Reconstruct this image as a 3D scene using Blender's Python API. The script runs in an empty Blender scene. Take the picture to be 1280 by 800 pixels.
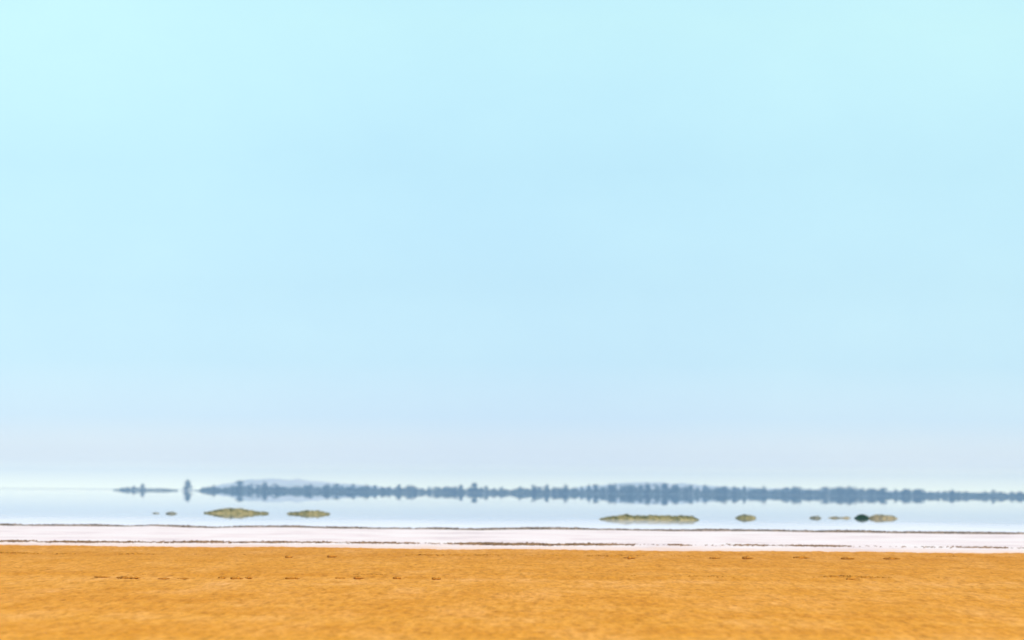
import bpy, bmesh, math, random
import numpy as np
from mathutils import Matrix, Vector

rnd = random.Random(7)
R = math.radians
sc = bpy.context.scene

# ------------------------------------------------------------------ camera
F = 7315.0                      # focal length in pixels of the 1280 px wide photograph
HOR_Y, ROLL = 613.2, 0.43       # row of the horizon at mid frame, tilt of the camera
CAM_H = 1.6
cam = bpy.data.cameras.new('camera')
cam.sensor_width = 36.0
cam.lens = 36.0 * F / 1280.0
cam.clip_start = 0.5
cam.clip_end = 60000
cam.dof.use_dof = True
cam.dof.focus_distance = 108.0
cam.dof.aperture_fstop = 2.8
camo = bpy.data.objects.new('camera', cam)
sc.collection.objects.link(camo)
CM = (Matrix.Rotation(R(90) + math.atan((HOR_Y - 400) / F), 4, 'X') @ Matrix.Rotation(R(ROLL), 4, 'Z'))
CM.translation = (0, 0, CAM_H)
camo.matrix_world = CM
sc.camera = camo

def at(px, py, z=0.0):
    """point on the level z that the photograph shows at this pixel"""
    d = CM.to_3x3() @ Vector(((px - 640) / F, -(py - 400) / F, -1.0))
    t = (z - CAM_H) / d.z
    return Vector((d.x * t, d.y * t, z))

def along(px, Y, py=613):
    """x at distance Y seen in pixel column px"""
    d = CM.to_3x3() @ Vector(((px - 640) / F, -(py - 400) / F, -1.0))
    return d.x / d.y * Y

# ------------------------------------------------------------------ light
SUN_EL, SUN_AZ = R(50), R(150)   # azimuth clockwise from +Y (view direction): high, behind the camera to the right
w = bpy.data.worlds.new('World')
sc.world = w
w.use_nodes = True
nt = w.node_tree
nt.nodes.clear()
N = nt.nodes.new
L = nt.links.new
out = N('ShaderNodeOutputWorld')
bg = N('ShaderNodeBackground')
bg.inputs['Strength'].default_value = 0.10
sky = N('ShaderNodeTexSky')
sky.sky_type = 'NISHITA'
sky.sun_disc = False
sky.sun_elevation = SUN_EL
sky.sun_rotation = SUN_AZ
sky.air_density = 1.0
sky.dust_density = 1.0
tc = N('ShaderNodeTexCoord')
sep = N('ShaderNodeSeparateXYZ')
L(tc.outputs['Generated'], sep.inputs[0])
ramp = N('ShaderNodeValToRGB')
# colour of the hazy air by height above the horizon (sine of elevation, 0 .. 0.4)
mr = N('ShaderNodeMapRange')
mr.inputs['From Min'].default_value = 0.0
mr.inputs['From Max'].default_value = 0.4
L(sep.outputs['Z'], mr.inputs['Value'])
L(mr.outputs[0], ramp.inputs[0])
SKY_STOPS = [(0.0, (3.692, 3.479, 2.88)), (0.005, (1.802, 1.868, 2.253)), (0.012, (1.192, 1.504, 2.15)), (0.022, (0.915, 1.279, 1.858)), (0.035, (0.805, 1.123, 1.578)), (0.055, (0.785, 1.06, 1.35)), (0.08, (0.92, 1.155, 1.222)), (0.25, (1.1, 1.15, 1.15)), (0.4, (1, 1, 1))]  # SKYCAL
SKY_STOPS = [(z / 0.4, (c[0] / 4, c[1] / 4, c[2] / 4)) for z, c in SKY_STOPS]
cr = ramp.color_ramp
while len(cr.elements) > 1:
    cr.elements.remove(cr.elements[-1])
cr.elements[0].position = SKY_STOPS[0][0]
cr.elements[0].color = (*SKY_STOPS[0][1], 1)
for p_, c_ in SKY_STOPS[1:]:
    e_ = cr.elements.new(p_)
    e_.color = (*c_, 1)
mul = N('ShaderNodeMix')
mul.data_type = 'RGBA'
mul.blend_type = 'MULTIPLY'
mul.inputs['Factor'].default_value = 1.0
L(sky.outputs[0], mul.inputs[6])
L(ramp.outputs[0], mul.inputs[7])
# lens vignetting painted into the sky: paler by compass direction, with noise mottling
az = N('ShaderNodeMath'); az.operation = 'ARCTAN2'
L(sep.outputs['X'], az.inputs[0]); L(sep.outputs['Y'], az.inputs[1])
az2 = N('ShaderNodeMath'); az2.operation = 'MULTIPLY'; az2.inputs[1].default_value = 40.0
L(az.outputs[0], az2.inputs[0])
cs = N('ShaderNodeMath'); cs.operation = 'COSINE'
L(az2.outputs[0], cs.inputs[0])
mpv = N('ShaderNodeMapping'); mpv.inputs['Scale'].default_value = (34, 34, 60)
L(tc.outputs['Generated'], mpv.inputs[0])
nv = N('ShaderNodeTexNoise'); nv.inputs['Scale'].default_value = 1.0; nv.inputs['Detail'].default_value = 6
nv.inputs['Roughness'].default_value = 0.62
L(mpv.outputs[0], nv.inputs['Vector'])
v1 = N('ShaderNodeMath'); v1.operation = 'MULTIPLY_ADD'; v1.inputs[1].default_value = -0.30
L(cs.outputs[0], v1.inputs[0]); L(nv.outputs['Fac'], v1.inputs[2])
lens_tint = N('ShaderNodeMix'); lens_tint.data_type = 'RGBA'; lens_tint.clamp_factor = True
L(v1.outputs[0], lens_tint.inputs['Factor'])
lens_tint.inputs[6].default_value = (3.90, 3.93, 3.97, 1)
lens_tint.inputs[7].default_value = (4.28, 4.24, 4.06, 1)
mul2 = N('ShaderNodeMix'); mul2.data_type = 'RGBA'; mul2.blend_type = 'MULTIPLY'
mul2.inputs['Factor'].default_value = 1.0
L(mul.outputs[2], mul2.inputs[6]); L(lens_tint.outputs[2], mul2.inputs[7])
L(mul2.outputs[2], bg.inputs['Color'])
L(bg.outputs[0], out.inputs['Surface'])

sl = bpy.data.lights.new('sun', 'SUN')
sl.energy = 3.2
sl.angle = R(0.5)
sl.color = (1.0, 0.96, 0.9)
so = bpy.data.objects.new('sun', sl)
sc.collection.objects.link(so)
sd = Vector((math.sin(SUN_AZ) * math.cos(SUN_EL), math.cos(SUN_AZ) * math.cos(SUN_EL), math.sin(SUN_EL)))
so.rotation_euler = sd.to_track_quat('Z', 'Y').to_euler()

sc.view_settings.view_transform = 'Standard'
sc.view_settings.look = 'None'
sc.view_settings.exposure = 0.4
sc.view_settings.gamma = 1.0
sc.view_settings.use_curve_mapping = False
sc.render.engine = 'CYCLES'
sc.cycles.use_denoising = True
sc.cycles.volume_bounces = 3

# ------------------------------------------------------------------ noise
def vnoise(x, y, seed=0):
    """smooth value noise, -1..1"""
    xi = np.floor(x).astype(np.int64)
    yi = np.floor(y).astype(np.int64)
    fx = x - xi
    fy = y - yi
    fx = fx * fx * (3 - 2 * fx)
    fy = fy * fy * (3 - 2 * fy)
    def h(a, b):
        n = (a * 374761393 + b * 668265263 + seed * 974634777) & 0xffffffff
        n = ((n ^ (n >> 13)) * 1274126177) & 0xffffffff
        n = (n ^ (n >> 16)) & 0xffff
        return n / 32767.5 - 1.0
    a = h(xi, yi) * (1 - fx) + h(xi + 1, yi) * fx
    b = h(xi, yi + 1) * (1 - fx) + h(xi + 1, yi + 1) * fx
    return a * (1 - fy) + b * fy

# ------------------------------------------------------------------ materials
def material(name, rough=0.9, spec=0.2):
    m = bpy.data.materials.new(name)
    m.use_nodes = True
    b = m.node_tree.nodes['Principled BSDF']
    b.inputs['Roughness'].default_value = rough
    b.inputs['Specular IOR Level'].default_value = spec
    return m, m.node_tree, b

def noise_node(t, scale, detail=3, rough=0.55, vec=None, stretch=None, coord='Object'):
    tcn = t.nodes.new('ShaderNodeTexCoord')
    src = tcn.outputs[coord]
    if stretch:
        mp = t.nodes.new('ShaderNodeMapping')
        mp.inputs['Scale'].default_value = stretch
        t.links.new(src, mp.inputs[0])
        src = mp.outputs[0]
    n = t.nodes.new('ShaderNodeTexNoise')
    n.inputs['Scale'].default_value = scale
    n.inputs['Detail'].default_value = detail
    n.inputs['Roughness'].default_value = rough
    t.links.new(src, n.inputs['Vector'])
    return n.outputs['Fac']

def ramp_node(t, fac, stops):
    r = t.nodes.new('ShaderNodeValToRGB')
    e = r.color_ramp.elements
    while len(e) > 1:
        e.remove(e[-1])
    e[0].position = stops[0][0]
    e[0].color = (*stops[0][1], 1)
    for p, c in stops[1:]:
        q = e.new(p)
        q.color = (*c, 1)
    t.links.new(fac, r.inputs[0])
    return r.outputs[0]

def mix(t, fac, a, b, mode='MIX'):
    m = t.nodes.new('ShaderNodeMix')
    m.data_type = 'RGBA'
    m.blend_type = mode
    if hasattr(fac, 'node'):
        t.links.new(fac, m.inputs['Factor'])
    else:
        m.inputs['Factor'].default_value = fac
    for v, s in ((a, 6), (b, 7)):
        if hasattr(v, 'node'):
            t.links.new(v, m.inputs[s])
        else:
            m.inputs[s].default_value = (*v, 1)
    return m.outputs[2]

def noisy(name, c1, c2, scale, stretch=None, rough=0.9, lo=0.35, hi=0.65, detail=3):
    m, t, b = material(name, rough)
    f = noise_node(t, scale, detail, stretch=stretch)
    t.links.new(ramp_node(t, f, [(lo, c1), (hi, c2)]), b.inputs['Base Color'])
    return m

# sand: golden, with broad streaks lying across the view and fine grain
sand_m, t, b = material('golden_sand', 0.95, 0.1)
f1 = noise_node(t, 1.0, 5, 0.6, stretch=(0.9, 0.09, 1))
f2 = noise_node(t, 1.0, 4, 0.65, stretch=(6.5, 0.4, 1))
f3 = noise_node(t, 1.0, 2, 0.5, stretch=(13.0, 1.1, 1))
ca = ramp_node(t, f1, [(0.32, (0.635, 0.265, 0.018)), (0.5, (0.68, 0.30, 0.030)), (0.68, (0.735, 0.345, 0.060))])
cb = ramp_node(t, f2, [(0.30, (0.74, 0.70, 0.56)), (0.5, (0.98, 0.97, 0.95)), (0.64, (1.05, 1.10, 1.45))])
cc = ramp_node(t, f3, [(0.25, (0.78, 0.72, 0.6)), (0.55, (1, 1, 1))])
c = mix(t, 1.0, mix(t, 1.0, ca, cb, 'MULTIPLY'), cc, 'MULTIPLY')
f4 = noise_node(t, 1.0, 3, 0.6, stretch=(0.04, 0.22, 1))
c = mix(t, 1.0, c, ramp_node(t, f4, [(0.35, (0.95, 0.92, 0.86)), (0.5, (1, 1, 1)), (0.68, (1.0, 1.03, 1.2))]), 'MULTIPLY')
# firmer, browner sand beyond the old tide line that the lower row of clods lies on; a second fainter line nearer
tcs = t.nodes.new('ShaderNodeTexCoord'); sps = t.nodes.new('ShaderNodeSeparateXYZ')
t.links.new(tcs.outputs['Object'], sps.inputs[0])
f5 = noise_node(t, 1.0, 3, 0.6, stretch=(0.5, 0.05, 1))
ys_ = t.nodes.new('ShaderNodeMath'); ys_.operation = 'MULTIPLY_ADD'; ys_.inputs[1].default_value = 6.0
t.links.new(f5, ys_.inputs[0]); t.links.new(sps.outputs['Y'], ys_.inputs[2])
mz = t.nodes.new('ShaderNodeMapRange')
mz.inputs['From Min'].default_value = 50; mz.inputs['From Max'].default_value = 170
t.links.new(ys_.outputs[0], mz.inputs['Value'])
def zp(y): return (y + 3.0 - 50) / 120
c = mix(t, 1.0, c, ramp_node(t, mz.outputs[0], [(zp(72), (1.0, 1.0, 1.0)), (zp(86), (0.97, 0.95, 0.9)), (zp(88.5), (1.03, 1.06, 1.3)), (zp(92), (0.98, 0.98, 1.0)),
                (zp(102.0), (1.03, 1.07, 1.5)), (zp(104.2), (0.93, 0.90, 0.78)), (zp(120), (0.97, 0.96, 0.9)), (zp(140), (0.90, 0.87, 0.75)), (zp(149), (0.93, 0.92, 1.0))]), 'MULTIPLY')
t.links.new(c, b.inputs['Base Color'])

# salt crust: white with a pink cast, sandy (peach) towards the beach
salt_m, t, b = material('salt_crust', 0.8, 0.3)
f1 = noise_node(t, 1.0, 5, 0.6, stretch=(0.35, 0.09, 1))
f2 = noise_node(t, 1.0, 3, 0.6, stretch=(1.5, 0.15, 1))
base = ramp_node(t, f1, [(0.33, (0.66, 0.56, 0.53)), (0.45, (0.77, 0.665, 0.62)), (0.6, (0.80, 0.73, 0.68))])
tcn = t.nodes.new('ShaderNodeTexCoord')
sp = t.nodes.new('ShaderNodeSeparateXYZ')
t.links.new(tcn.outputs['Object'], sp.inputs[0])
ad = t.nodes.new('ShaderNodeMath')
ad.operation = 'MULTIPLY_ADD'
ad.inputs[1].default_value = 22.0
t.links.new(f2, ad.inputs[0])
t.links.new(sp.outputs['Y'], ad.inputs[2])
m2 = t.nodes.new('ShaderNodeMapRange')
m2.inputs['From Min'].default_value = 164
m2.inputs['From Max'].default_value = 183
m2.inputs['To Min'].default_value = 1
m2.inputs['To Max'].default_value = 0
t.links.new(ad.outputs[0], m2.inputs[0])
t.links.new(mix(t, m2.outputs[0], base, (0.78, 0.53, 0.36)), b.inputs['Base Color'])

# heat mirage over white salt, imitated by an added mirror-like sheet, whiter by the shore
mirage_m, t, b = material('mirage_mirror', 0.0, 0.5)
b.inputs['IOR'].default_value = 1.33
b.inputs['Base Color'].default_value = (0.35, 0.45, 0.52, 1)
f1 = noise_node(t, 1.0, 4, 0.6, stretch=(0.12, 0.012, 1))
salt_b = t.nodes.new('ShaderNodeBsdfDiffuse')
salt_b.inputs['Color'].default_value = (0.78, 0.79, 0.80, 1)
tcn = t.nodes.new('ShaderNodeTexCoord')
sp = t.nodes.new('ShaderNodeSeparateXYZ')
t.links.new(tcn.outputs['Object'], sp.inputs[0])
ad = t.nodes.new('ShaderNodeMath')
ad.operation = 'MULTIPLY_ADD'
ad.inputs[1].default_value = 110.0
t.links.new(f1, ad.inputs[0])
t.links.new(sp.outputs['Y'], ad.inputs[2])
m2 = t.nodes.new('ShaderNodeMapRange')
m2.interpolation_type = 'SMOOTHSTEP'
m2.inputs['From Min'].default_value = 292
m2.inputs['From Max'].default_value = 410
m2.inputs['To Min'].default_value = 0.62
m2.inputs['To Max'].default_value = 0.0
t.links.new(ad.outputs[0], m2.inputs[0])
ms = t.nodes.new('ShaderNodeMixShader')
t.links.new(m2.outputs[0], ms.inputs[0])
t.links.new(b.outputs[0], ms.inputs[1])
t.links.new(salt_b.outputs[0], ms.inputs[2])
t.links.new(ms.outputs[0], t.nodes['Material Output'].inputs['Surface'])

far_m = noisy('far_shore_earth', (0.10, 0.11, 0.08), (0.17, 0.16, 0.12), 0.02)
flat_m = noisy('pale_flat_earth', (0.30, 0.28, 0.24), (0.42, 0.38, 0.34), 0.02)
hill_m = noisy('dune_earth', (0.42, 0.44, 0.36), (0.60, 0.57, 0.49), 0.012)
bark_m = noisy('bark', (0.07, 0.055, 0.045), (0.13, 0.10, 0.08), 3)
leaf_m = noisy('leaves', (0.030, 0.050, 0.030), (0.075, 0.095, 0.050), 0.6)
scrub_m = noisy('scrub', (0.04, 0.06, 0.04), (0.10, 0.11, 0.07), 0.2)
olive_m = noisy('olive_earth', (0.13, 0.13, 0.05), (0.36, 0.29, 0.12), 2.6, detail=4)
tan_m = noisy('tan_earth', (0.14, 0.125, 0.08), (0.42, 0.32, 0.15), 3.2, detail=4)
grey_m = noisy('grey_earth', (0.09, 0.10, 0.08), (0.22, 0.21, 0.15), 3)
grass_m = noisy('olive_grass', (0.05, 0.075, 0.025), (0.22, 0.205, 0.07), 2.4)
grass_g = noisy('grey_green_grass', (0.08, 0.10, 0.05), (0.22, 0.22, 0.12), 5)
bush_m = noisy('dark_green_leaves', (0.003, 0.04, 0.008), (0.012, 0.085, 0.02), 6)
wrack_m = noisy('dark_dry_debris', (0.075, 0.055, 0.035), (0.27, 0.20, 0.14), 1.2)
brown_m = noisy('brown_dry_debris', (0.11, 0.06, 0.025), (0.30, 0.18, 0.09), 1.2)
litter_m = noisy('ochre_litter', (0.30, 0.13, 0.010), (0.55, 0.24, 0.025), 6)
clod_m = noisy('brown_clod', (0.24, 0.10, 0.008), (0.50, 0.21, 0.018), 7)

# ------------------------------------------------------------------ object helpers
def link(name, me, m, parent=None):
    o = bpy.data.objects.new(name, me)
    sc.collection.objects.link(o)
    if m and not me.materials:
        me.materials.append(m)
    if parent:
        o.parent = parent
    return o

def mesh(name, v, f, smooth=False):
    me = bpy.data.meshes.new(name)
    me.from_pydata([tuple(p) for p in v], [], f)
    if smooth:
        me.polygons.foreach_set('use_smooth', [True] * len(me.polygons))
    me.update()
    return me

def grid_mesh(name, X, Y, Z, smooth=True):
    """numpy grid (rows, cols) to mesh"""
    r, c = X.shape
    me = bpy.data.meshes.new(name)
    co = np.stack([X, Y, Z], -1).reshape(-1, 3).astype(np.float32)
    idx = np.arange(r * c).reshape(r, c)
    q = np.stack([idx[:-1, :-1], idx[:-1, 1:], idx[1:, 1:], idx[1:, :-1]], -1).reshape(-1, 4).astype(np.int32)
    me.vertices.add(r * c)
    me.vertices.foreach_set('co', co.ravel())
    me.loops.add(q.size)
    me.loops.foreach_set('vertex_index', q.ravel())
    me.polygons.add(len(q))
    me.polygons.foreach_set('loop_start', np.arange(0, q.size, 4, dtype=np.int32))
    me.update(calc_edges=True)
    me.polygons.foreach_set('use_smooth', np.full(len(q), smooth))
    return me

def tag(o, label=None, cat=None, group=None, kind=None):
    if label: o['label'] = label
    if cat: o['category'] = cat
    if group: o['group'] = group
    if kind: o['kind'] = kind
    return o

def empty(name, loc, rz=0, s=1.0):
    o = bpy.data.objects.new(name, None)
    o.location = loc
    o.rotation_euler.z = rz
    o.scale = (s, s, s) if not hasattr(s, '__len__') else s
    sc.collection.objects.link(o)
    return o

# ------------------------------------------------------------------ the setting
# sand: dense where the photograph shows it, running on far to the sides and behind the camera
ys = np.concatenate([[-900, -400, -150, -40, 10, 35, 50], 1.0 / np.linspace(1 / 58.0, 1 / 152.0, 520), np.linspace(152.3, 166, 60)])
us = np.concatenate([[-60, -20, -6, -2.5], np.linspace(-1.35, 1.35, 1150), [2.5, 6, 20, 60]])
YY, UU = np.meshgrid(ys, us, indexing='ij')
XX = UU * np.maximum(YY, 58) * (640 / F)
edge = 155.5 + 2.2 * vnoise(XX * 0.12, XX * 0, 3) + 1.3 * vnoise(XX * 0.5, XX * 0, 4) + 0.7 * vnoise(XX * 2, XX * 0, 5)
# follow the tilt of the beach in the photograph
ZZ = 0.011 * vnoise(XX * 0.5, YY * 0.12, 11) + 0.005 * vnoise(XX * 2.2, YY * 0.8, 12) \
    + 0.010 * vnoise(XX * 7, YY * 3.0, 13) + 0.009 * vnoise(XX * 14, YY * 7.0, 14)
berm_y = 105.5 + 0.9 * vnoise(XX * 0.35, XX * 0, 21) + 0.4 * vnoise(XX * 1.3, XX * 0, 22)
ZZ = ZZ + 0.038 * np.exp(-((YY - berm_y) / 0.9) ** 2)
berm2 = 143.5 + 1.2 * vnoise(XX * 0.3, XX * 0, 23)
ZZ = ZZ + 0.02 * np.exp(-((YY - berm2) / 1.2) ** 2)
ZZ = ZZ + 0.03
ZZ = ZZ - np.clip((YY - edge) / 2.0, 0, 1) ** 1.5 * 0.10
sand = link('sand_beach', grid_mesh('sand_beach', XX, YY, ZZ), sand_m)
tag(sand, 'golden orange sand beach with low ripples in the foreground', kind='structure')

# salt flat
def shore_y(x):
    """distance of the water's edge"""
    return 243.0 + 0.0 * x

wr1 = [(-200, 655.6), (119, 657.6), (160, 658.3), (192, 657.3), (235, 659.2), (270, 660.0), (300, 658.9), (370, 659.2),
       (430, 660.8), (480, 661.0), (540, 661.3), (600, 662.6), (640, 661.7), (700, 661.8), (760, 662.6), (835, 664.0),
       (880, 663.6), (950, 664.0), (1010, 665.0), (1080, 665.4), (1160, 666.8), (1500, 669)]
wr2 = [(-200, 674.8), (119, 678.4), (240, 678.3), (330, 678.6), (400, 678.8), (500, 679.6), (560, 680.4), (620, 681.0),
       (680, 681.6), (780, 681.4), (860, 682.0), (950, 682.3), (1050, 683.4), (1160, 684.4), (1500, 688)]
def path(pts):
    P = [at(px, py) for px, py in pts]
    return np.array([p.x for p in P]), np.array([p.y for p in P])
w1x, w1y = path(wr1)
w2x, w2y = path(wr2)
ys = np.concatenate([np.linspace(140, 236, 60), np.linspace(237, 262, 90), np.linspace(264, 290, 8)])
xs = np.concatenate([[-5000, -1000, -200, -80], np.linspace(-46, 46, 620), [80, 200, 1000, 5000]])
YY, XX = np.meshgrid(ys, xs, indexing='ij')
sh = np.interp(XX, w1x, w1y) + 0.8 * vnoise(XX * 0.6, XX * 0, 31)
t_ = (YY - sh)
ZZ = 0.010 + 0.006 * vnoise(XX * 0.4, YY * 0.08, 32) + 0.004 * vnoise(XX * 1.7, YY * 0.3, 33)
ZZ = np.where(t_ > -2, ZZ - (t_ + 2) * 0.009, ZZ)
link('salt_flat', grid_mesh('salt_flat', XX, YY, ZZ), salt_m)
tag(bpy.data.objects['salt_flat'], 'white salt flat lying between the sand and the mirage', kind='structure')

# mirage: flat mirror sheet added to stand in for reflecting hot air
me = mesh('mirage', [(-6000, 238, 0), (6000, 238, 0), (6000, 5950, 0), (-6000, 5950, 0)], [(0, 1, 2, 3)])
tag(link('mirage', me, mirage_m), 'pale blue mirage, imitated by a flat sheet mirroring sky and trees', kind='structure')

# land beyond the mirage: near on the right of column 245, farther off on the left
def land(name, pts_front, y_back, h, m, label, rows=6):
    X = []; Y = []; Z = []
    fx = np.array([p[0] for p in pts_front]); fy = np.array([p[1] for p in pts_front])
    xs = np.linspace(fx[0], fx[-1], 260)
    f0 = np.interp(xs, fx, fy) + 8 * vnoise(xs * 0.02, xs * 0, 41)
    for k, (dy, hz) in enumerate([(0, -0.3), (4, 0.10), (18, 0.3 * h), (60, 0.7 * h), (200, h), (700, h)]):
        X.append(xs); Y.append(f0 + dy); Z.append(np.full_like(xs, hz) + (0.12 * vnoise(xs * 0.03, xs * 0 + k, 42) if k > 1 else 0))
    X.append(xs); Y.append(np.full_like(xs, y_back)); Z.append(np.full_like(xs, h))
    return tag(link(name, grid_mesh(name, np.array(X), np.array(Y), np.array(Z)), m), label, kind='structure')

xl = along(246, 3600)
land('far_shore', [(xl - 6, 3650), (xl + 40, 3605), (0, 3600), (500, 3600), (1500, 3620), (5900, 3700)], 5960, 0.6, far_m,
     'low far shore under the line of trees')
land('distant_shore', [(-5900, 5000), (-2000, 4900), (-800, 4800), (along(250, 4800) + 60, 4800)], 5960, 0.10, flat_m,
     'thin distant shore at the left of the far trees')

def hill(name, pts, Y, depth, label):
    """pts: (column, height px above the waterline)"""
    s = Y / F
    xs = np.array([along(p[0], Y) for p in pts]); hs = np.array([p[1] * s for p in pts])
    X = np.linspace(xs[0], xs[-1], 120)
    H = 0.93 * np.interp(X, xs, hs) * (1 + 0.10 * vnoise(X * 0.03, X * 0, 51) + 0.08 * vnoise(X * 0.11, X * 0, 52))
    V = np.linspace(-1, 1, 15)
    XX, VV = np.meshgrid(X, V)
    HH = H[None, :] * (1 - VV ** 2) - 0.5
    return tag(link(name, grid_mesh(name, XX, Y + VV * depth, HH), hill_m), label, kind='structure')

hill('hill', [(255, 0), (280, 9), (300, 13), (325, 14.5), (350, 15.5), (375, 15.5), (400, 14), (430, 11), (460, 8), (500, 5), (540, 0)],
     5500, 160, 'low pale hill fading behind the left half of the far trees')
hill('hill', [(690, 0), (720, 8), (745, 11), (770, 13.5), (800, 14), (830, 14), (860, 13.5), (890, 11.5), (930, 9), (1000, 7), (1100, 6), (1250, 5), (1400, 0)],
     5600, 160, 'low pale hill fading behind the right half of the far trees')

# ------------------------------------------------------------------ trees of the far shore
def crown_mesh(seed, n=420, wide=0.5, low=0.04):
    """many small leaf clumps inside an uneven crown; unit height, half-width 'wide'"""
    r = random.Random(seed)
    lobes = []
    for k in range(8):
        a = r.uniform(0, 6.283); rr = r.uniform(0, wide * 0.62)
        z = r.uniform(low + 0.12, 0.82)
        lobes.append((math.cos(a) * rr, math.sin(a) * rr, z, r.uniform(0.13, 0.24)))
    lobes.append((0, 0, 0.8, 0.2)); lobes.append((0, 0, 0.5, 0.28)); lobes.append((0, 0, 0.3, 0.25)); lobes.append((0.15, 0.1, 0.22, 0.25)); lobes.append((-0.15, -0.1, 0.2, 0.25))
    v = []; f = []
    for i in range(n):
        lx, ly, lz, lr = r.choice(lobes)
        d = Vector((r.gauss(0, 1), r.gauss(0, 1), r.gauss(0, 1))).normalized() * lr * r.uniform(0.5, 1.05)
        c = Vector((lx, ly, max(low, lz + d.z))) + Vector((d.x, d.y, 0))
        s = r.uniform(0.035, 0.075)
        q = Vector((r.gauss(0, 1), r.gauss(0, 1), r.gauss(0, 1))).normalized()
        u = q.orthogonal().normalized(); w_ = q.cross(u)
        b0 = len(v)
        v += [c + u * s, c + w_ * s * 0.7, c - u * s, c - w_ * s * 0.7]
        f.append((b0, b0 + 1, b0 + 2, b0 + 3))
    return mesh('crown', v, f)

def trunk_mesh(seed):
    """tapered trunk with four limbs, unit height"""
    r = random.Random(seed)
    v = []; f = []
    def tube(a, b_, ra, rb):
        d = (b_ - a).normalized(); u = d.orthogonal().normalized(); w_ = d.cross(u)
        b0 = len(v)
        for c, rr in ((a, ra), (b_, rb)):
            for k in range(6):
                t = k * math.pi / 3
                v.append(c + (u * math.cos(t) + w_ * math.sin(t)) * rr)
        for k in range(6):
            f.append((b0 + k, b0 + (k + 1) % 6, b0 + 6 + (k + 1) % 6, b0 + 6 + k))
        f.append(tuple(b0 + 6 + k for k in range(6)))
    m1 = Vector((r.uniform(-.02, .02), r.uniform(-.02, .02), 0.3)); m2 = Vector((r.uniform(-.04, .04), r.uniform(-.04, .04), 0.72))
    tube(Vector((0, 0, -0.05)), m1, 0.038, 0.028)
    tube(m1, m2, 0.028, 0.012)
    for k in range(5):
        a = k * 1.26 + r.uniform(0, .5)
        s = m1.lerp(m2, r.uniform(0.0, 0.8))
        tube(s, s + Vector((math.cos(a) * 0.24, math.sin(a) * 0.24, r.uniform(0.12, 0.22))), 0.013, 0.005)
    return mesh('trunk', v, f)

crowns = [crown_mesh(100 + k) for k in range(8)]
trunks = [trunk_mesh(200 + k) for k in range(4)]
trees_made = 0
def tree(px, Y, hpx, wpx, label, group, k=None, name='shore_tree'):
    global trees_made
    k = trees_made if k is None else k
    trees_made += 1
    s = Y / F
    H = hpx * s
    W = wpx * s
    e = empty(name, (along(px, Y), Y, 0.05), rnd.uniform(0, 6.28), (W * 0.98, W * 0.98, H * 1.03))
    tag(e, label, 'tree', group)
    link('trunk', trunks[k % 4], bark_m, e)
    link('crown', crowns[k % 8], leaf_m, e)
    return e

G = 'trees along the far shore'
FEAT = [  # column, height px, width px, label
    (160, 4.5, 9, 'short tree at the left end of the first clump left of the lone tree'),
    (167, 6, 8, 'taller middle tree of the first clump at the far left'),
    (153, 3, 9, 'lowest bush-like tree, leftmost of all the trees on the mirage'),
    (178, 9, 8, 'narrow blue tree standing tall between the left clump and the lone tree'),
    (235, 14, 16, 'lone tall dark tree standing apart in the mirage at the left'),
    (300, 13.5, 14, 'tall dark tree standing above the band, right of the lone tree'),
    (331, 11.5, 13, 'dark tree in front of the left hill, right of the tall dark tree'),
    (345, 9.5, 14, 'broad dark tree in front of the left hill, above the gap between two olive islets'),
    (421, 10.5, 14, 'dark rounded tree just right of the smaller olive islet in the tree line'),
    (408, 9, 12, 'dark tree above the right end of the smaller olive islet'),
    (458, 9.5, 14, 'dark tree bump in the band left of the middle of the picture'),
    (499, 10, 12, 'dark tree with a square left edge at the left of the middle group'),
    (515, 9.5, 14, 'broad tree right beside the square-edged tree left of the middle'),
    (593, 12.5, 15, 'tallest and darkest tree near the middle of the picture'),
    (576, 10, 13, 'dark tree touching the left side of the tallest middle tree'),
    (668, 10.5, 14, 'dark tree right of the middle of the picture, first of a pair'),
    (684, 11.5, 11, 'narrow dark tree right of the middle, second of a pair'),
    (707, 11.5, 14, 'dark round tree between the middle pair and the long islet'),
    (768, 13, 14, 'tall dark tree above the left end of the long islet'),
    (788, 12.5, 14, 'tall dark tree directly above the bump of the long islet'),
    (810, 13.5, 15, 'tall dark tree above the centre of the long islet'),
    (831, 14, 16, 'large dark tree above the right half of the long islet'),
    (845, 12.5, 15, 'broad tree above the right end of the long islet'),
    (904, 11, 18, 'broad dark tree up and left of the small round islet'),
    (918, 10.5, 14, 'dark tree directly above the small round islet, on its left'),
    (955, 11.5, 14, 'dark tree with a deep reflection right of the small round islet'),
    (992, 11, 14, 'dark tree above the tiny grey islet, on its left'),
    (1050, 12, 16, 'dark tall tree above the thin double islet'),
    (1060, 12.5, 14, 'darkest tall tree above the dark green bush, at the right'),
    (1104, 10.5, 14, 'pale hazy tree above the tan islet at the right'),
    (1132, 9.5, 15, 'dark tree near the right end, beyond the tan islet'),
]
for px, h, wd, lab in FEAT:
    Y = 3612 if px > 246 else 3640
    tree(px, Y + rnd.uniform(-4, 10), h, wd, lab, G)
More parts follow.
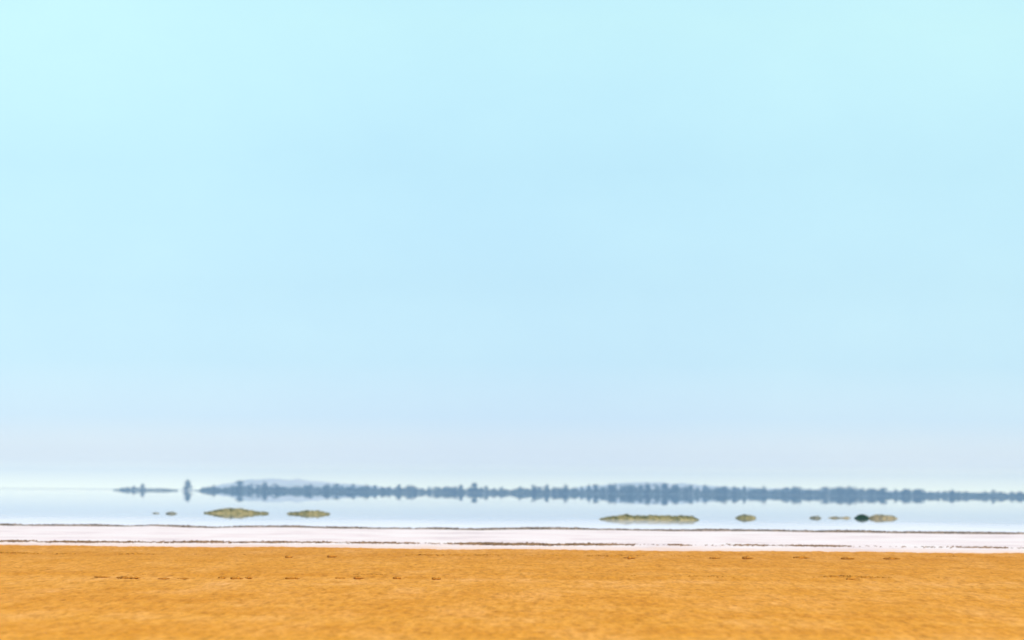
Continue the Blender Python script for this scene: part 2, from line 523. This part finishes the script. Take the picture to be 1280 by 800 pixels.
# low islands under the left trees
prof = [(-60, 4), (119, 4.5), (250, 6), (262, 6.5), (285, 7), (310, 7.5), (360, 6.5), (395, 7.5), (440, 8), (470, 8), (490, 6.5), (540, 8), (570, 8.5),
        (610, 7.5), (650, 7.5), (700, 9), (740, 9), (765, 11), (860, 11.5), (880, 10.5), (930, 9.5), (980, 9.5), (1020, 9.5), (1080, 10),
        (1110, 8.5), (1160, 8), (1220, 7.5), (1290, 7)]
def prof_h(px):
    return float(np.interp(px, [p[0] for p in prof], [p[1] for p in prof]))
REG = [(340, 'above the large humped islet'), (430, 'above the smaller olive islet'), (560, 'left of the tallest middle tree'),
       (650, 'beside the tallest middle tree'), (740, 'between the middle and the long islet'), (890, 'above the long low islet'),
       (960, 'above the small round islet'), (1060, 'above the tiny grey islets'), (1125, 'above the dark bush and tan islet'),
       (2000, 'at the right end')]
px = 254.0
while px < 1300:
    k = rnd.choice((0.7, 0.85, 0.95, 1.05, 1.2))
    h = prof_h(px) * k * rnd.uniform(0.93, 1.07) * (0.75 if px < 260 else 1)
    Y = rnd.choice((3615, 3625, 3660, 3760, 3950, 4200)) + rnd.uniform(-10, 40)
    wd = rnd.uniform(8, 17)
    lab = '%s%s %s blue tree of the hazy line %s' % ('narrow ' if wd < 11 else 'broad ' if wd > 14 else '',
        'short' if k < 0.8 else 'tall' if k > 1 else 'middling', 'paler' if Y > 3720 else 'darker',
        next(r[1] for r in REG if px < r[0]))
    tree(px, Y, h, wd, lab, 'trees merging in the far line')
    px += rnd.uniform(4.5, 10.5)

# undergrowth below the far trees: too dense to count
def scrub(name, x0px, x1px, Y0, Y1, n, hfun, label, m=scrub_m, leaf=0.38):
    r = random.Random(77)
    v = []; f = []
    for i in range(n):
        px = r.uniform(x0px, x1px)
        Y = r.uniform(Y0, Y1)
        hm = hfun(px) * Y / F
        if hm <= 0:
            continue
        c = Vector((along(px, Y), Y, r.random() ** 1.3 * hm))
        q = Vector((r.gauss(0, 1), r.gauss(0, 1), r.gauss(0, 1))).normalized()
        u = q.orthogonal().normalized(); w_ = q.cross(u); s = r.uniform(0.6, 1.3) * leaf
        b0 = len(v)
        v += [c + u * s, c + w_ * s * .7, c - u * s, c - w_ * s * .7]
        f.append((b0, b0 + 1, b0 + 2, b0 + 3))
    return tag(link(name, mesh(name, v, f), m), label, 'undergrowth', kind='stuff')
def sh_h(px):
    return min(1, (px - 247) / 9) * prof_h(px) * 0.62 * (1 + 0.4 * math.sin(px * 0.21) * math.sin(px * 0.083 + 1))
scrub('undergrowth', 248, 1310, 3590, 3680, 30000, sh_h, 'dense hazy undergrowth filling in below the far trees')
scrub('low_scrub', 142, 222, 3625, 3655, 900, lambda p: float(np.interp(p, [142, 155, 168, 178, 186, 205, 218, 222], [0.6, 3, 4, 3.5, 2.6, 2.6, 1.6, 0.5])),
      'thin strip of faint low scrub at the far left')
def bar(px0, px1, Y, label, hgt=0.25):
    x0, x1 = along(px0, Y), along(px1, Y)
    X = np.linspace(x0, x1, 40); V = np.linspace(-1, 1, 9)
    XX, VV = np.meshgrid(X, V)
    u = (XX - (x0 + x1) / 2) / ((x1 - x0) / 2)
    ZZ = hgt * np.clip(1 - u ** 4 - VV ** 2, -0.3, 1) + 0.04 * vnoise(XX * 0.5, VV * 4, 61)
    tag(link('sandbar', grid_mesh('sandbar', XX, Y + VV * 12, ZZ), far_m), label, 'sandbar')
bar(140, 224, 3640, 'low sandbar under the small clump of trees at the far left')
bar(226, 244, 3640, 'tiny sandbar under the lone tall tree', 0.2)

# ------------------------------------------------------------------ islets in the mirage
def islet(cy, prof, m, gm, label, grass_n, blade=(0.03, 0.12), group='islets in the shallow water', depth=None, seed=1):
    """prof: (column, height px above its waterline); cy: waterline row"""
    cxp = (prof[0][0] + prof[-1][0]) / 2
    P = at(cxp, cy)
    s = P.y / F
    xs = np.array([(p[0] - cxp) * s for p in prof]); hs = np.array([p[1] * s for p in prof])
    Wd = xs[-1] - xs[0]
    dp = depth or max(0.35, min(1.3, Wd * 0.33))
    X = np.linspace(xs[0], xs[-1], 90)
    V = np.linspace(-1, 1, 31)
    XX, VV = np.meshgrid(X, V)
    un = (XX - xs[0]) / Wd * 2 - 1
    taper = np.sqrt(np.clip(1 - un ** 2 * 0.97, 0.02, 1))
    H = np.interp(XX + 0.03 * vnoise(XX * 6, VV * 3, seed), xs, hs)
    body = np.clip(1 - VV ** 2, 0, 1) ** 0.75
    ZZ = H * 0.86 * body * (1 + 0.14 * vnoise(XX * 7, VV * 4, seed + 3)) + 0.012 * vnoise(XX * 22, VV * 9, seed + 5) * body - 0.02
    YY = VV * dp * taper + 0.05 * vnoise(XX * 3, VV * 2, seed + 7)
    o = link('islet', grid_mesh('islet', XX, YY, ZZ), m)
    o.location = (P.x, P.y, 0)
    tag(o, label, 'islet', group)
    r = random.Random(seed)
    v = []; f = []
    for i in range(grass_n):
        u = r.uniform(-1, 1); vv = r.uniform(-0.95, 0.7)
        x = (u + 1) / 2 * Wd + xs[0]
        z = float(np.interp(x, xs, hs)) * 0.86 * (1 - vv * vv) ** 0.75 - 0.015
        if z < 0.012:
            continue
        tp = math.sqrt(max(0.02, 1 - u * u * 0.97))
        cl = max(0.12, 0.45 + 0.55 * math.sin(x * 13 + vv * 3) * math.sin(x * 5.1 + seed))
        h = r.uniform(*blade) * cl
        a = r.uniform(0, 3.14); wdt = r.uniform(0.006, 0.014)
        dx, dy = math.cos(a) * wdt, math.sin(a) * wdt
        c = Vector((x, vv * dp * tp, z)); ln = Vector((r.gauss(0, .25) * h, r.gauss(0, .25) * h, h))
        b0 = len(v)
        v += [c + Vector((dx, dy, 0)), c - Vector((dx, dy, 0)), c + ln]
        f.append((b0, b0 + 1, b0 + 2))
    if f:
        g = link('grass', mesh('grass', v, f), gm, o)
        g['kind'] = 'stuff'
    return o

islet(641.8, [(253, 0), (262, 2.5), (272, 5), (282, 7.2), (300, 7.2), (312, 5), (320, 2.8), (326, 2.6), (332, 2.4), (337, 0)],
      olive_m, grass_m, 'large humped olive islet with a dark tail at its right end', 5200, seed=3)
islet(642.6, [(357, 0), (362, 2.0), (370, 2.6), (378, 4.2), (387, 5.3), (397, 4.8), (405, 3.4), (414, 0)],
      olive_m, grass_m, 'smaller lens-shaped olive islet, right of the large humped one', 3200, seed=5)
islet(649.6, [(747, 0), (757, 2.6), (768, 4.6), (779, 6.6), (785, 7.6), (792, 5.4), (800, 5.6), (812, 6.2), (840, 5.6), (856, 6.0), (864, 6.0), (869, 3.0), (875, 0)],
      olive_m, grass_m, 'long low olive yellow islet with a bump near its left end', 8200, seed=8)
islet(647.8, [(918, 0), (923, 2.8), (928, 4.7), (934, 5.0), (940, 3.9), (946, 0)],
      olive_m, grass_g, 'small round olive islet alone, between the long islet and the grey ones', 1800, seed=11)
islet(647.8, [(1010, 0), (1014, 1.8), (1020, 3.2), (1025, 1.6), (1028, 0)],
      grey_m, grass_g, 'tiny grey green islet right of the small round one', 500, seed=13)
islet(647.7, [(1034, 0), (1042, 2.3), (1047, 1.8), (1052, 1.2), (1058, 2.2), (1066, 0)],
      tan_m, grass_g, 'faint thin islet with two low lumps left of the dark green bush', 350, seed=15)
islet(648.2, [(1084, 0), (1089, 3.6), (1096, 5.6), (1105, 5.2), (1114, 4.2), (1119, 2.4), (1123, 0)],
      tan_m, grass_g, 'tan grassy islet touching the right side of the dark green bush', 1300, seed=17)
islet(641.8, [(189, 0), (193, 1.6), (197, 1.6), (201, 0)],
      grey_m, grass_g, 'tiniest blue grey islet, leftmost in the mirage', 120, seed=19, blade=(0.015, 0.04))
islet(642.2, [(206, 0), (210, 2.5), (214, 3.2), (218, 2.5), (222, 0)],
      grey_m, grass_g, 'small dark brown grey islet left of the large humped one', 500, seed=21, blade=(0.02, 0.05))

def bush(pxc, cy, wpx, hpx, label):
    P = at(pxc, cy); s = P.y / F
    r = random.Random(5)
    W, H = wpx * s / 2, hpx * s
    v = []; f = []
    for i in range(5500):
        a = r.uniform(0, 6.283); u = r.random() ** 0.5
        el = r.random()
        rr = math.sqrt(max(0, 1 - (el ** 1.4)))
        c = Vector((math.cos(a) * W * rr * u, math.sin(a) * W * 0.8 * rr * u, H * el * (1 + 0.15 * math.sin(a * 5 + el * 4)) - 0.012))
        q = Vector((r.gauss(0, 1), r.gauss(0, 1), r.gauss(0, 1))).normalized()
        uu = q.orthogonal().normalized(); w_ = q.cross(uu); k = r.uniform(0.012, 0.028)
        b0 = len(v)
        v += [c + uu * k, c + w_ * k * .5, c - uu * k, c - w_ * k * .5]
        f.append((b0, b0 + 1, b0 + 2, b0 + 3))
    e = empty('bush', P)
    tag(e, label, 'bush')
    link('leaves', mesh('leaves', v, f), bush_m, e)['kind'] = 'stuff'
    v = []; f = []
    for k in range(7):
        a = k * 0.9
        b0 = len(v); tip = Vector((math.cos(a) * W * .6, math.sin(a) * W * .5, H * .7))
        for j in range(4):
            t = j * math.pi / 2
            v.append(Vector((math.cos(t) * .012, math.sin(t) * .012, -0.03)))
        v.append(tip)
        for j in range(4):
            f.append((b0 + j, b0 + (j + 1) % 4, b0 + 4))
    link('stems', mesh('stems', v, f), bark_m, e)
bush(1077.5, 648.0, 21, 4.7, 'very dark green rounded bush, the only one standing in the mirage')

# ------------------------------------------------------------------ wrack lines, clods
def debris(name, wx, wy, x0, x1, n, hgt, spread, dens, m, label, seed):
    r = random.Random(seed)
    v = []; f = []
    made = 0
    while made < n:
        x = r.uniform(x0, x1)
        d = dens(x)
        if r.random() > d:
            continue
        made += 1
        y = float(np.interp(x, wx, wy)) + r.gauss(0, spread) 
        h = r.uniform(*hgt) * (0.45 + 0.75 * d)
        wd = r.uniform(0.6, 1.8) * 0.06; dp = r.uniform(0.5, 1.4) * 0.06
        a = r.uniform(0, 3.14)
        b0 = len(v)
        for k in range(5):
            t = k * 1.2566 + a
            v.append((x + math.cos(t) * wd * r.uniform(.7, 1.2), y + math.sin(t) * dp * r.uniform(.7, 1.2), -0.02))
        for k in range(3):
            t = k * 2.0944 + a
            v.append((x + math.cos(t) * wd * .4, y + math.sin(t) * dp * .4, h * r.uniform(.7, 1.1) + 0.008))
        v_ = b0
        for k in range(5):
            f.append((v_ + k, v_ + (k + 1) % 5, v_ + 5 + (k * 3 // 5)))
        f.append((v_ + 1, v_ + 2, v_ + 6, v_ + 5)); f.append((v_ + 3, v_ + 4, v_ + 7, v_ + 6)); f.append((v_ + 5, v_ + 6, v_ + 7))
    return tag(link(name, mesh(name, v, f), m), label, 'debris', kind='stuff')

def dens1(x):
    n = float(vnoise(np.array([x * 0.22]), np.array([0.5]), 71)[0]); n2 = float(vnoise(np.array([x * 1.1]), np.array([0.5]), 72)[0])
    return min(1, max(0.22, 0.55 + 0.45 * n + 0.4 * n2))
def dens2(x):
    n = float(vnoise(np.array([x * 0.35]), np.array([0.5]), 73)[0]); n2 = float(vnoise(np.array([x * 1.6]), np.array([0.5]), 74)[0])
    return min(1, max(0.02, 0.24 + 0.55 * n + 0.4 * n2))
debris('shoreline_debris', w1x, w1y, -46, 46, 12000, (0.03, 0.09), 1.0, dens1, wrack_m,
       'thin dark line of dry debris along the edge of the mirage', 1)
debris('beach_debris', w2x, w2y, -30, 30, 8500, (0.018, 0.062), 1.1, dens2, brown_m,
       'thin broken line of brown debris on the white salt above the sand', 2)

r1x, r1y = path([(-200, 718.5), (119, 720.9), (300, 721.8), (500, 722.2), (640, 723), (800, 722.8), (1000, 723.6), (1160, 724.6), (1500, 727)])
r2x, r2y = path([(-200, 692), (119, 694), (400, 695), (640, 696), (900, 696.8), (1160, 698), (1500, 701)])
def dens3(x):
    n = float(vnoise(np.array([x * 0.8]), np.array([0.5]), 75)[0]); n2 = float(vnoise(np.array([x * 2.6]), np.array([0.5]), 76)[0])
    return min(1, max(0.0, 0.12 + 0.5 * n + 0.5 * n2 - 0.016 * x))
def dens4(x):
    n = float(vnoise(np.array([x * 0.6]), np.array([0.5]), 77)[0]); n2 = float(vnoise(np.array([x * 1.9]), np.array([0.5]), 78)[0])
    return min(1, max(0.0, 0.10 + 0.5 * n + 0.5 * n2 + 0.008 * x))
debris('beach_litter', r1x, r1y + 0.2, -14, 14, 700, (0.045, 0.062), 0.35, dens3, litter_m,
       'faint broken trail of brown litter along the lower row on the sand', 5)
debris('beach_litter', r2x, r2y + 0.2, -20, 20, 1500, (0.045, 0.068), 0.5, dens4, litter_m,
       'faint broken trail of brown litter on the sand close to the salt', 6)

def clod(x0, x1, py, hpx, label, seed):
    P = at((x0 + x1) / 2, py + 0.6, 0.056)
    s = P.y / F
    r = random.Random(seed)
    W = (x1 - x0) * s; H = hpx * s * 1.12
    n = max(3, int((x1 - x0) / 3))
    bm = bmesh.new()
    for k in range(n):
        cx = -W / 2 + W * (k + 0.5) / n
        q = bmesh.ops.create_icosphere(bm, subdivisions=2, radius=1.0)['verts']
        rx = W / n * r.uniform(0.6, 1.3); hz = H * r.uniform(0.35, 1.0) * (0.45 + 0.75 * math.sin(math.pi * (k + 0.5) / n)); oy = r.uniform(-.03, .03)
        for p in q:
            k1 = 1 + 0.18 * math.sin(p.co.x * 5 + seed) * math.cos(p.co.y * 4 + k)
            p.co = Vector((cx + p.co.x * rx * k1, oy + p.co.y * 0.06 * k1, p.co.z * hz * k1 * 0.9))
    me = bpy.data.meshes.new('clod')
    bm.to_mesh(me); bm.free()
    me.polygons.foreach_set('use_smooth', [True] * len(me.polygons))
    o = link('clod', me, clod_m)
    o.location = P
    return tag(o, label, 'clod', 'dark clods on the sand')

CL = [
    (146, 175, 721.5, 2.4, 'long flat dark clod near the left end of the lower row on the sand'),
    (120, 137, 720.5, 1.4, 'faint thin clod, leftmost of the lower row on the sand'),
    (198, 212, 722.5, 1.2, 'faint clod right of the long flat one in the lower row'),
    (222, 236, 722.5, 1.2, 'second faint clod right of the long flat one in the lower row'),
    (274, 282, 721.5, 2.0, 'small clod, first of the trio in the lower row below the large humped islet'),
    (290, 302, 722.2, 2.8, 'widest clod, middle of the trio below the large humped islet'),
    (307, 315, 721.6, 2.8, 'short clod, last of the trio below the large humped islet'),
    (357, 375, 722.2, 2.2, 'flat clod alone in the lower row below the smaller olive islet'),
    (420, 430, 721.8, 2.4, 'left clod of the close pair in the lower row left of the middle'),
    (443, 454, 721.8, 2.8, 'right clod of the close pair in the lower row left of the middle'),
    (492, 501, 722.0, 3.0, 'dark round clod of the lower row left of the middle, second from its right end'),
    (541, 550, 722.6, 3.0, 'dark round clod, the right end of the lower row, left of the middle'),
    (357, 365, 695.5, 3.0, 'small dark clod near the salt edge at the left, first of two'),
    (409, 419, 694.8, 2.2, 'small dark clod near the salt edge at the left, second of two'),
    (781, 792, 696.6, 2.2, 'small clod near the salt edge below the long islet'),
    (887, 900, 696.8, 1.6, 'faint clod near the salt edge below the small round islet, on its left'),
    (929, 940, 696.8, 2.8, 'dark clod near the salt edge directly below the small round islet'),
    (992, 1010, 696.4, 2.6, 'dark clod near the salt edge below the tiny grey green islet'),
    (1053, 1067, 697.4, 2.4, 'dark clod near the salt edge below the dark green bush'),
    (1106, 1125, 697.6, 2.2, 'flat clod near the right end of the salt edge'),
    (1058, 1068, 723.2, 2.4, 'small clod lower on the sand at the right, below the dark green bush'),
]
for i, c_ in enumerate(CL):
    clod(*c_, i + 1)

# ------------------------------------------------------------------ haze
bm = bmesh.new()
bmesh.ops.create_cube(bm, size=1.0)
for p in bm.verts:
    p.co = Vector((p.co.x * 12600, (p.co.y + 0.5) * 7000 - 1000, 8.5 + p.co.z * 23.0))
me = bpy.data.meshes.new('haze')
bm.to_mesh(me); bm.free()
hm = bpy.data.materials.new('haze_air')
hm.use_nodes = True
t = hm.node_tree
t.nodes.clear()
vo = t.nodes.new('ShaderNodeVolumePrincipled')
vo.inputs['Color'].default_value = (0.44, 0.70, 0.97, 1)
vo.inputs['Density'].default_value = 1.5e-4
mo = t.nodes.new('ShaderNodeOutputMaterial')
t.links.new(vo.outputs[0], mo.inputs['Volume'])
hz = link('haze', me, hm)
hz['kind'] = 'stuff'
hz['label'] = 'pale blue haze over the mirage and the far shore'
